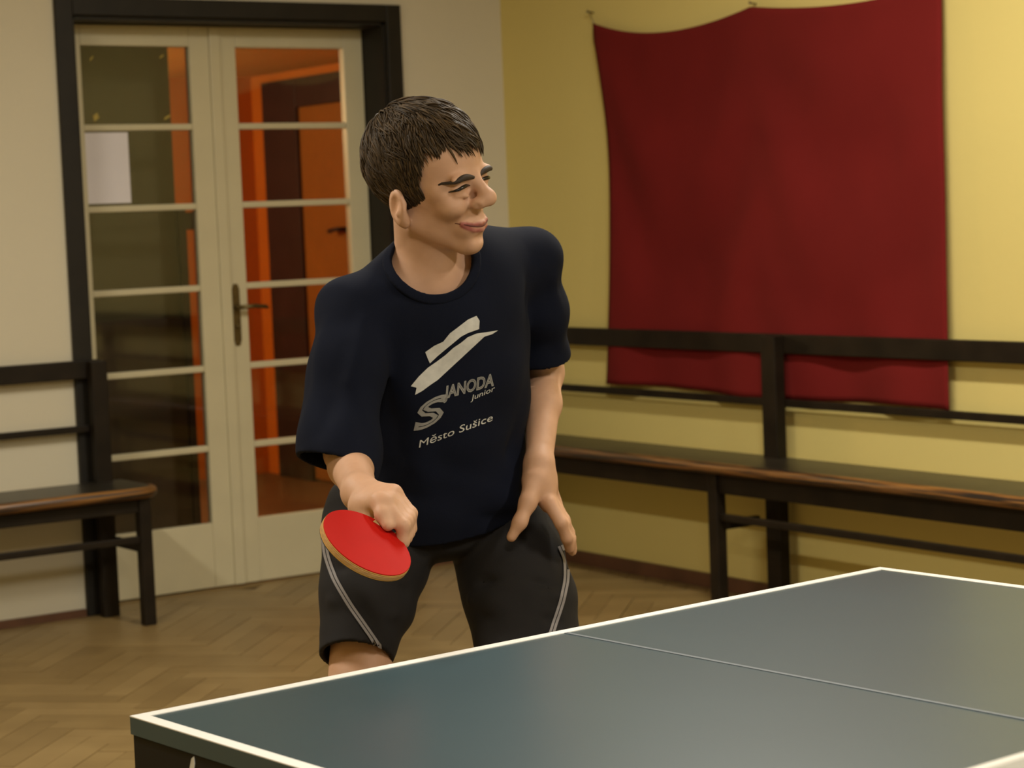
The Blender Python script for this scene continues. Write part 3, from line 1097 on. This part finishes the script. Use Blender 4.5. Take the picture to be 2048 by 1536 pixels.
# ears
for s_ in (1, -1):
    eax = np.array([unit(hX * s_ * 0.9 - hY * 0.45), unit(hY * 0.9 + hX * s_ * 0.45), hZ])
    EZ = -0.019
    S.ell(H(0.076 * s_, -0.017, -0.012 + EZ), eax, np.array((0.010, 0.023, 0.031)) * SH_, 0.010)
    S.ell(H(0.076 * s_, -0.006, -0.036 + EZ), eax, np.array((0.008, 0.011, 0.013)) * SH_, 0.010)
    S.ell(H(0.087 * s_, -0.014, -0.010 + EZ), eax, np.array((0.007, 0.014, 0.020)) * SH_, 0.004, 's')
    S.cone(H(0.080 * s_, -0.002, -0.006 + EZ), H(0.084 * s_, -0.010, -0.022 + EZ), 0.005, 0.006, 0.005)

V, Q = surface(S, 0.0028)
V = relax(V, Q, 1, 0.4)
feet = (J['anR'] + J['anL']) / 2
feet[2] = 0
person = np_mesh('person', V, Q, 'skin', None, feet)
tag(person, 'smiling young man in navy t-shirt and dark shorts leaning forward behind the table', 'person')


def chain_dist(p, pts):
    d = np.full(len(p), 9.0)
    for a, b_ in zip(pts[:-1], pts[1:]):
        ab = b_ - a
        t = np.clip(((p - a) @ ab) / (ab @ ab), 0, 1)
        d = np.minimum(d, np.linalg.norm(p - a - t[:, None] * ab, axis=1))
    return d


lipd = np.minimum(chain_dist(V, LIPU) - 0.0036, chain_dist(V, LIPL) - 0.0050)
lip = np.clip(-lipd / 0.0022 + 0.5, 0, 1)
att = person.data.attributes.new('lip', 'FLOAT', 'POINT')
att.data.foreach_set('value', lip.astype(np.float32))

# eyes, lashes, brows
_near = np.linalg.norm(V - H(0, 0.09, 0), axis=1) < 0.09
_fs = Q[_near[Q].all(1)]
face_tree = BVHTree.FromPolygons(V.tolist(), _fs.tolist())


def skin_at(x, z, lift):
    o0 = H(x, 0.2, z)
    loc_, nrm, idx, dist = face_tree.ray_cast(Vector(o0.tolist()), Vector((-hY).tolist()))
    return np.array(loc_) + hY * lift if loc_ is not None else H(x, 0.085, z)


for s_ in (1, -1):
    bvh_c = H(0.033 * s_, 0.0785, -0.007)
    ev, ef = [], []
    for i in range(9):
        for j in range(14):
            a, p_ = math.pi * (i + 0.5) / 9, 2 * math.pi * j / 14
            ev.append(bvh_c + SH_ * 0.0095 * (math.cos(a) * hY + math.sin(a) * (math.cos(p_) * hX + math.sin(p_) * hZ)))
    for i in range(8):
        for j in range(14):
            ef.append((i * 14 + j, i * 14 + (j + 1) % 14, (i + 1) * 14 + (j + 1) % 14, (i + 1) * 14 + j))
    ef += [tuple(range(14)), tuple(range(112, 126))[::-1]]
    eo = mesh_obj('eye', ev, ef, 'eye_white', person, smooth=True)
    pts, rs = [], []
    for t in np.linspace(-1, 1, 13):
        pts.append(skin_at((0.0340 + 0.0190 * t) * s_, -0.0035 - 0.0035 * t * t - 0.0016 * t, 0.0004))
        rs.append(0.0010 + 0.0026 * (1 - abs(t) ** 2.5))
    tube('eyelashes', pts, rs, 'iris', person, 8)
    pts, rs = [], []
    for t in np.linspace(-1, 1, 15):
        # t = +1 is the outer end
        pts.append(skin_at((0.0345 + 0.0250 * t) * s_, 0.0075 + 0.0040 * (1 - (t - 0.05) ** 2) - 0.004 * max(0, t) ** 2, -0.0008))
        rs.append(0.0015 + 0.0043 * max(0.0, 1 - abs(t + 0.1) ** 2.4) ** 0.8)
    tube('eyebrow', pts, rs, 'brow', person, 8)

pts = []
for t in np.linspace(-1, 1, 15):
    pts.append(skin_at(0.037 * t, -0.0765 + 0.0115 * abs(t) ** 1.7, 0.0002))
tube('mouth_line', pts, [0.0006 + 0.0009 * (1 - abs(t) ** 3) for t in np.linspace(-1, 1, 15)], 'mouth', person, 6)  # shadow gap between the lips, painted as a dark line in inner-lip red

# ------------------------------------------------------------------ hair
HL_Y = np.array([-0.13, -0.012, 0.004, 0.022, 0.027, 0.036, 0.060, 0.12])
HL_Z = np.array([-0.055, -0.024, -0.034, -0.034, 0.030, 0.058, 0.066, 0.070])


def hairline(y):
    return np.interp(y, HL_Y, HL_Z)


def in_hair(q):
    """q in head space (unscaled metres): True where hair grows"""
    return q[2] > hairline(q[1])


HS = SDF()
HS.ell(H(0, -0.014, 0.036), HB, np.array((0.081, 0.105, 0.095)) * SH_, 0.02)


def hair_post(p, d):
    q = (p - HC) @ HB.T / SH_
    x, y, z = q[:, 0], q[:, 1], q[:, 2]
    lim = hairline(y) + 0.004 * np.sin(x * 190 + y * 150)
    cut = (lim - z) * SH_
    return np.maximum(d + 0.0015 * np.sin(x * 260 + 3 * np.sin(z * 60)), cut)


hv, hq = surface(HS, 0.004, hair_post)
hair_V, hair_F = [hv], [hq]
nbase = len(hv)
ER = np.array((0.080, 0.104, 0.094))
EC = np.array((0.0, -0.014, 0.036))
crown = unit(np.array((0.012, -0.62, 0.78)))
ns = 5200
gold = math.pi * (3 - math.sqrt(5))
SEG, RI = 6, 4
for i in range(ns):
    zz = 1 - 2 * (i + 0.5) / ns
    rr = math.sqrt(1 - zz * zz)
    n = np.array((rr * math.cos(gold * i), rr * math.sin(gold * i), zz)) + rng.normal(0, 0.01, 3)
    n = unit(n)
    q0 = EC + ER * n
    if not in_hair(q0):
        continue
    # comb away from the crown, the front swept towards the player's left
    t = n - crown
    t = t - n * (t @ n)
    if np.linalg.norm(t) < 0.05:
        t = rng.normal(0, 1, 3)
        t -= n * (t @ n)
    t = unit(t)
    front = max(0.0, n[1])
    t = unit(t + 0.45 * front * np.array((-1.0, 0, -0.1)) + rng.normal(0, 0.20, 3))
    cl_ = math.sin(n[0] * 23 + 5 * n[1]) + math.sin(n[1] * 19 - n[2] * 11 + 1.7)
    t = unit(t + 0.22 * cl_ * unit(np.cross(n, t)))
    Ln = rng.uniform(0.032, 0.056) * (1.0 - 0.25 * front)
    if abs(n[0]) > 0.45 and -0.1 < n[1] < 0.75:
        Ln *= 0.55
        t = unit(t + np.array((0, -0.25, -0.8)))
    lift = rng.uniform(0.003, 0.011) + 0.004 * max(0, cl_) * (0.4 + max(0, n[2]))
    pts = []
    q = q0.copy()
    for k in range(SEG):
        s = k / (SEG - 1)
        m_ = unit((q - EC) / ER)
        surf = EC + ER * m_ * (1.0 + (0.02 + lift * 9 * (s - 0.55 * s * s)))
        pts.append(HC + SH_ * (surf @ HB))
        t = unit(t - m_ * (t @ m_) + np.array((0, 0, -0.10 * s)))
        q = surf + t * Ln / (SEG - 1)
    w = rng.uniform(0.0012, 0.0024)
    V_, F_ = tube_data(pts, [w, w * 1.1, w, w * 0.85, w * 0.6, w * 0.15], RI)
    base = sum(len(a) for a in hair_V)
    hair_V.append(np.array(V_))
    hair_F.append(np.array([f for f in F_ if len(f) == 4]) + base)
hair = np_mesh('hair', np.concatenate(hair_V), np.concatenate(hair_F), 'hair', person)
hair['label'] = 'short tousled brown hair'

# ------------------------------------------------------------------ t-shirt
TS = SDF()
torso(TS, 0.0)
hemR_a = P(688, 640, 3.79)
slR = [J['shR'], P(692, 740, 3.775), P(677, 900, 3.712), P(669, 1000, 3.67)]
TS.chain(slR, [0.060, 0.064, 0.068, 0.069], 0.03)
slL = [J['shL'], P(1077, 620, 4.075), P(1082, 715, 4.12), P(1085, 800, 4.16)]
TS.chain(slL, [0.056, 0.052, 0.047, 0.046], 0.03)
TS.ell(J['pel'] + TU * 0.02 + FT * 0.0, AX, (0.172, 0.17, 0.136), 0.06)
nR = unit(unit(slR[2] - slR[1]) - CR * 0.14 + CF * 0.18)
cR = P(680, 930, 3.70)
nL = unit(slL[2] - slL[1])
cL = P(1083, 716, 4.12)
hem_c = P(880, 1012, 4.07)
neck_c = P(862, 520, 3.86)
neck_ax = unit(H(0, -0.02, -0.07) - J['neck'])


def sd_cone(p, a, b, r):
    ab = b - a
    t = np.clip(((p - a) @ ab) / (ab @ ab), 0, 1)
    return np.linalg.norm(p - a - t[:, None] * ab, axis=1) - r


FOLD = [  # (centre line a, b, amplitude, width) long soft folds
    (P(760, 620, 3.8), P(770, 900, 3.85), -0.009, 0.018),
    (P(790, 640, 3.8), P(850, 960, 3.88), 0.008, 0.030),
    (P(1035, 560, 3.95), P(1010, 900, 3.97), -0.008, 0.022),
    (P(1000, 560, 3.92), P(960, 700, 3.9), 0.006, 0.02),
    (P(830, 930, 3.88), P(1040, 1010, 3.98), 0.007, 0.02),
    (P(800, 980, 3.9), P(1030, 1050, 3.98), -0.007, 0.018),
    (P(640, 640, 3.74), P(620, 860, 3.68), 0.006, 0.018),
    (P(690, 690, 3.70), P(650, 870, 3.66), -0.006, 0.016),
    (P(730, 640, 3.74), P(700, 760, 3.70), 0.006, 0.016),
    (P(780, 590, 3.77), P(940, 575, 3.82), -0.003, 0.014),
    (P(1110, 560, 4.0), P(1120, 690, 4.07), 0.005, 0.014),
]


def neck_cut(p):
    return -sd_cone(p, P(866, 508, 3.80), P(866, 508, 3.80) + neck_ax * 0.25, 0.074)


def collar_post(p, d):
    k = neck_cut(p)
    return np.maximum(np.maximum(d - 0.0028, -(d + 0.009)), np.maximum(k - 0.0005, -k - 0.017))


def shirt_post(p, d):
    for a, b_, am, w in FOLD:
        ab = b_ - a
        t = np.clip(((p - a) @ ab) / (ab @ ab), 0, 1)
        rr = np.linalg.norm(p - a - t[:, None] * ab, axis=1)
        d = d - am * np.exp(-(rr / w) ** 2)
    # gentle all-over looseness
    d = d + 0.0022 * np.sin(p @ (LF * 34 + TU * 13) + 2 * np.sin(p @ TU * 9)) + 0.0014 * np.sin(p @ (TU * 55 + FT * 20))
    d0 = d
    # flare of hem
    dist_hem = (p - hem_c) @ TU
    s = np.maximum(d0, -(d0 + 0.0085))
    # openings
    nearR = (p - cR) @ CR < 0.11
    cutR = np.where(((p - cR) @ CR < 0.095) & ((p - cR) @ CU < 0.05) & (p @ CF - CAM @ CF < 3.93), (p - cR) @ nR, -1.0)
    # the right sleeve ends at its own hem; keep the trunk beyond it
    tr = sd_cone(p, slR[1], slR[3] + nR * 0.1, 0.105)
    cutR = np.where(tr < 0, (p - cR) @ nR, -1.0)
    cutR = np.where(((p - P(757, 900, 3.8)) @ CR > 0), -1.0, cutR)
    tl = sd_cone(p, slL[1], slL[3] + nL * 0.1, 0.085)
    cutL = np.where(tl < 0, (p - cL) @ nL, -1.0)
    cutL = np.where((p - P(1052, 760, 4.0)) @ CR < 0, -1.0, cutL)
    nk_ = neck_cut(p)
    s = np.maximum(s, cutR)
    s = np.maximum(s, cutL)
    s = np.maximum(s, -dist_hem)
    s = np.maximum(s, nk_)
    return s


tv, tq = surface(TS, 0.0036, shirt_post)
tv = relax(tv, tq, 2, 0.5)
shirt = np_mesh('t_shirt', tv, tq, 'shirt', person)
shirt['label'] = 'loose navy blue t-shirt with white running figure print'
cv_, cq_ = surface(TS, 0.0032, collar_post, P(866, 520, 3.83) - 0.2, P(866, 520, 3.83) + 0.2)
np_mesh('collar', relax(cv_, cq_, 2, 0.5), cq_, 'shirt', shirt)
bvh = BVHTree.FromPolygons(tv.tolist(), tq.tolist())


def on_cloth(px, py, tree, lift=0.0012):
    d = Vector(unit(P(px, py, 1.0) - CAM).tolist())
    loc_, nrm, idx, dist = tree.ray_cast(Vector(CAM.tolist()), d)
    if loc_ is None:
        return None
    if nrm.dot(d) > 0:
        nrm = -nrm
    return np.array(loc_ + nrm * lift)


def decal(name, verts2, faces, material, parent, tree, th=0.0006, lift=0.0012):
    """flat print wrapped on the cloth: outline in photo pixels carried onto the fabric"""
    top = [on_cloth(x, y, tree, lift) for x, y in verts2]
    ok = [p is not None for p in top]
    F = [f for f in faces if all(ok[i] for i in f)]
    V = [p if p is not None else np.zeros(3) for p in top]
    used = sorted({i for f in F for i in f})
    mp = {k: i for i, k in enumerate(used)}
    if not F:
        return None
    return mesh_obj(name, [V[k] for k in used], [[mp[i] for i in f] for f in F], material, parent)


def poly_decal(name, pts, material, parent, tree):
    bm = bmesh.new()
    vs2 = [bm.verts.new((x, y, 0)) for x, y in pts]
    bm.faces.new(vs2)
    bmesh.ops.triangulate(bm, faces=bm.faces[:])
    for _ in range(2):
        lng = [e for e in bm.edges if e.calc_length() > 10]
        if lng:
            bmesh.ops.subdivide_edges(bm, edges=lng, cuts=1, use_grid_fill=False)
            bmesh.ops.triangulate(bm, faces=bm.faces[:])
    bm.verts.index_update()
    v2 = [(v.co.x, v.co.y) for v in bm.verts]
    fs = [[v.index for v in f.verts] for f in bm.faces]
    bm.free()
    return decal(name, v2, fs, material, parent, tree)


def zp(pts):
    return [(780 + x * 0.2213, 600 + y * 0.2213) for x, y in pts]


pr1 = poly_decal('print_figure', zp([(318, 470), (400, 412), (480, 375), (540, 300), (620, 240), (700, 178), (778, 143), (752, 190), (806, 186), (772, 245), (802, 262), (700, 298),
                 (640, 330), (580, 380), (500, 446), (430, 505), (360, 572), (343, 535)]), 'print', shirt, bvh)
pr2 = poly_decal('print_figure', zp([(188, 778), (260, 690), (340, 612), (420, 556), (500, 496), (570, 432), (640, 385), (700, 335), (780, 302), (870, 290), (972, 274), (920, 308), (850, 330),
                 (760, 346), (700, 362), (640, 402), (580, 442), (552, 510), (500, 600), (460, 660), (432, 720), (380, 756), (362, 768), (340, 757), (292, 820), (226, 856), (240, 792)]), 'print', shirt, bvh)


def text_decal(name, txt, origin, xv, yv, material, outline=0.0):
    cu = bpy.data.curves.new('txt', 'FONT')
    cu.body = txt
    cu.resolution_u = 3
    if outline:
        cu.fill_mode = 'NONE'
        cu.bevel_depth = outline
        cu.bevel_resolution = 0
    to = bpy.data.objects.new('txt', cu)
    COL.objects.link(to)
    dg = bpy.context.evaluated_depsgraph_get()
    me = to.evaluated_get(dg).to_mesh()
    v = np.array([tuple(q.co) for q in me.vertices])
    fs = [list(p.vertices) for p in me.polygons]
    to.to_mesh_clear() if False else None
    bpy.data.objects.remove(to)
    lo_ = v.min(0)
    hi_ = v.max(0)
    u = (v[:, 0] - lo_[0]) / (hi_[0] - lo_[0])
    w = (v[:, 1] - 0.0) / 0.70
    o = np.array(origin, float)
    xy = o + u[:, None] * np.array(xv, float) + w[:, None] * np.array(yv, float)
    return decal(name, xy.tolist(), fs, material, shirt, bvh)


text_decal('print_text', 'JANODA', (887, 797), (100, -27), (2, -24), 'print_grey', 0.035)
text_decal('print_text', 'Junior', (941, 801), (47, -20), (2, -11), 'print')
text_decal('print_text', 'S', (826, 864), (58, -26), (12, -54), 'print_grey', 0.035)
text_decal('print_text', 'Město Sušice', (838, 895), (146, -54), (2, -15), 'print')

# ------------------------------------------------------------------ shorts
SS = SDF()
SS.ell(J['pel'] + TU * 0.02, AX, (0.168, 0.086, 0.126), 0.02)
rl = [P(766, 1050, 4.03), P(735, 1200, 3.95), P(709, 1325, 3.88), P(700, 1420, 3.84)]
ll = [P(1010, 1085, 4.09), P(1040, 1200, 4.01), P(1066, 1330, 3.96), P(1072, 1400, 3.95)]
SS.chain(rl, [0.116, 0.088, 0.0625, 0.060], 0.012)
SS.chain(ll, [0.106, 0.103, 0.096, 0.09], 0.012)
rn, rc = unit(rl[2] - rl[1] + CR * 0.012), P(708, 1318, 3.89)
ln_, lc = unit(ll[2] - ll[1]), P(1068, 1345, 3.955)
SFOLD = [(P(900, 1085, 3.95), P(1110, 1075, 3.95), -0.008, 0.012), (P(950, 1120, 3.93), P(1130, 1085, 3.93), 0.006, 0.012), (P(920, 1160, 3.95), P(1110, 1170, 3.92), -0.007, 0.011),
         (P(940, 1200, 3.95), P(1120, 1190, 3.92), 0.005, 0.013), (P(960, 1235, 3.93), P(1120, 1240, 3.9), -0.005, 0.011), (P(660, 1130, 3.9), P(830, 1190, 3.9), -0.005, 0.012),
         (P(650, 1200, 3.88), P(800, 1235, 3.87), 0.004, 0.012), (P(700, 1100, 3.92), P(850, 1120, 3.95), 0.006, 0.014)]


def shorts_post(p, d):
    for a, b_, am, w in SFOLD:
        ab = b_ - a
        t = np.clip(((p - a) @ ab) / (ab @ ab), 0, 1)
        rr = np.linalg.norm(p - a - t[:, None] * ab, axis=1)
        d = d - am * np.exp(-(rr / w) ** 2)
    d = d + 0.0016 * np.sin(p @ (UPW * 60 + LF * 22) + 2 * np.sin(p @ LF * 14))
    s = np.maximum(d, -(d + 0.0085))
    side = ((p - P(889, 1118, 4.0)) @ CR) < 0
    s = np.maximum(s, np.where(side, (p - rc) @ rn, (p - lc) @ ln_))
    s = np.maximum(s, (p - (J['pel'] + TU * 0.11)) @ TU)
    return s


sv, sq = surface(SS, 0.0038, shorts_post)
sv = relax(sv, sq, 1, 0.4)
shorts = np_mesh('shorts', sv, sq, 'shorts', person)
sbvh = BVHTree.FromPolygons(sv.tolist(), sq.tolist())


def stripe(pts, w):
    """thin piping sewn along the leg"""
    d = []
    for i in range(len(pts) - 1):
        for t in np.linspace(0, 1, 8, endpoint=False):
            d.append(np.array(pts[i]) * (1 - t) + np.array(pts[i + 1]) * t)
    d.append(np.array(pts[-1], float))
    d = np.array(d)
    for _ in range(6):
        d[1:-1] = 0.25 * d[:-2] + 0.5 * d[1:-1] + 0.25 * d[2:]
    tg = np.gradient(d, axis=0)
    tg /= np.linalg.norm(tg, axis=1)[:, None]
    nr = np.stack([-tg[:, 1], tg[:, 0]], 1)
    for off_, ww in ((-w * 0.55, w * 0.42), (w * 0.55, w * 0.42)):
        V2, F2 = [], []
        for k in range(len(d)):
            V2 += [tuple(d[k] + nr[k] * (off_ - ww)), tuple(d[k] + nr[k] * (off_ + ww))]
        for k in range(len(d) - 1):
            F2.append([2 * k, 2 * k + 1, 2 * k + 3, 2 * k + 2])
        decal('piping', V2, F2, 'piping', shorts, sbvh, lift=0.0022)


stripe([(650, 1078), (654, 1110), (668, 1155), (700, 1210), (735, 1262), (768, 1312)], 6.0)
stripe([(1119, 1092), (1131, 1120), (1132, 1160), (1122, 1205), (1104, 1262), (1092, 1300)], 6.0)

# socks and shoes (hidden by the table from here, but he stands on them)
for sd in 'RL':
    an = J['an' + sd]
    so = SDF()
    so.chain([an + UPW * 0.06, an - UPW * 0.02], [0.040, 0.041], 0.01)
    v_, q_ = surface(so, 0.005)
    np_mesh('sock', v_, q_, 'sock', person)
    sh_ = SDF()
    sh_.chain([an - FW * 0.045 - UPW * 0.035, an + FW * 0.03 - UPW * 0.03, an + FW * 0.15 - UPW * 0.042], [0.042, 0.046, 0.040], 0.03)
    sh_.cone(an - UPW * 0.01, an - UPW * 0.03, 0.046, 0.046, 0.02)
    v_, q_ = surface(sh_, 0.005, lambda p, d: np.maximum(np.maximum(d, 0.012 - p[:, 2]), p[:, 2] - 0.105))
    so_ = np_mesh('shoe', v_, q_, 'shoe', person)
    fx = unit(np.cross(FW, UPW))
    out = []
    for a in np.linspace(0, 2 * math.pi, 28, endpoint=False):
        w = 0.043 if math.cos(a) > 0 else 0.038
        out.append(np.array([*(an + FW * (0.052 + 0.142 * math.cos(a)) + fx * 0.048 * math.sin(a))[:2], 0]))
    V2 = [o_ + UPW * z for z in (0.0, 0.020) for o_ in out]
    k = len(out)
    mesh_obj('sole', V2, [tuple(range(k))[::-1], tuple(range(k, 2 * k))] + [(i, (i + 1) % k, k + (i + 1) % k, k + i) for i in range(k)], 'sole', so_)

# ------------------------------------------------------------------ bat in his right hand
bat = empty('tennis_bat', PC, 'red rubber table tennis bat held in the right hand of the young man', 'bat')
BR = 0.0785


def blade_outline(r, n=44):
    o = []
    for a in np.linspace(0, 2 * math.pi, n, endpoint=False):
        x, y = math.cos(a), math.sin(a)
        o.append((r * 0.97 * x, r * 1.03 * y))
    return o


def disc(name, r, z0, z1, material, parent):
    o = blade_outline(r)
    k = len(o)
    V2 = [PC + ba * x + bb * y + bn * z for z in (z0, z1) for x, y in o]
    return mesh_obj(name, V2, [tuple(range(k))[::-1], tuple(range(k, 2 * k))] + [(i, (i + 1) % k, k + (i + 1) % k, k + i) for i in range(k)], material, parent, bevel=0.0006, segs=1)


bl = disc('blade', BR, -0.0032, 0.0032, 'wood', bat)
disc('sponge', BR - 0.0003, 0.0032, 0.0054, 'sponge', bat)
disc('sponge', BR - 0.0003, -0.0054, -0.0032, 'sponge', bat)
r1 = disc('rubber', BR - 0.0008, 0.0054, 0.0072, 'rubber_red', bat)
r1['label'] = 'bright red rubber face'
r2 = disc('rubber', BR - 0.0008, -0.0072, -0.0054, 'rubber_black', bat)
r2['label'] = 'black rubber face'
hv2, hf2 = [], []
prof = [(0.068, 0.017, 0.0095), (0.085, 0.0135, 0.0105), (0.11, 0.0128, 0.011), (0.145, 0.0145, 0.0115), (0.168, 0.0165, 0.012), (0.172, 0.0145, 0.0105)]
for y, wx, wz in prof:
    for k in range(14):
        a = 2 * math.pi * k / 14
        hv2.append(PC + bb * y + ba * wx * math.cos(a) + bn * wz * math.sin(a))
for i in range(len(prof) - 1):
    for k in range(14):
        hf2.append((i * 14 + k, i * 14 + (k + 1) % 14, (i + 1) * 14 + (k + 1) % 14, (i + 1) * 14 + k))
hf2 += [tuple(range(14)), tuple(range(len(hv2) - 14, len(hv2)))[::-1]]
mesh_obj('handle', hv2, hf2, 'wood', bat, smooth=True)
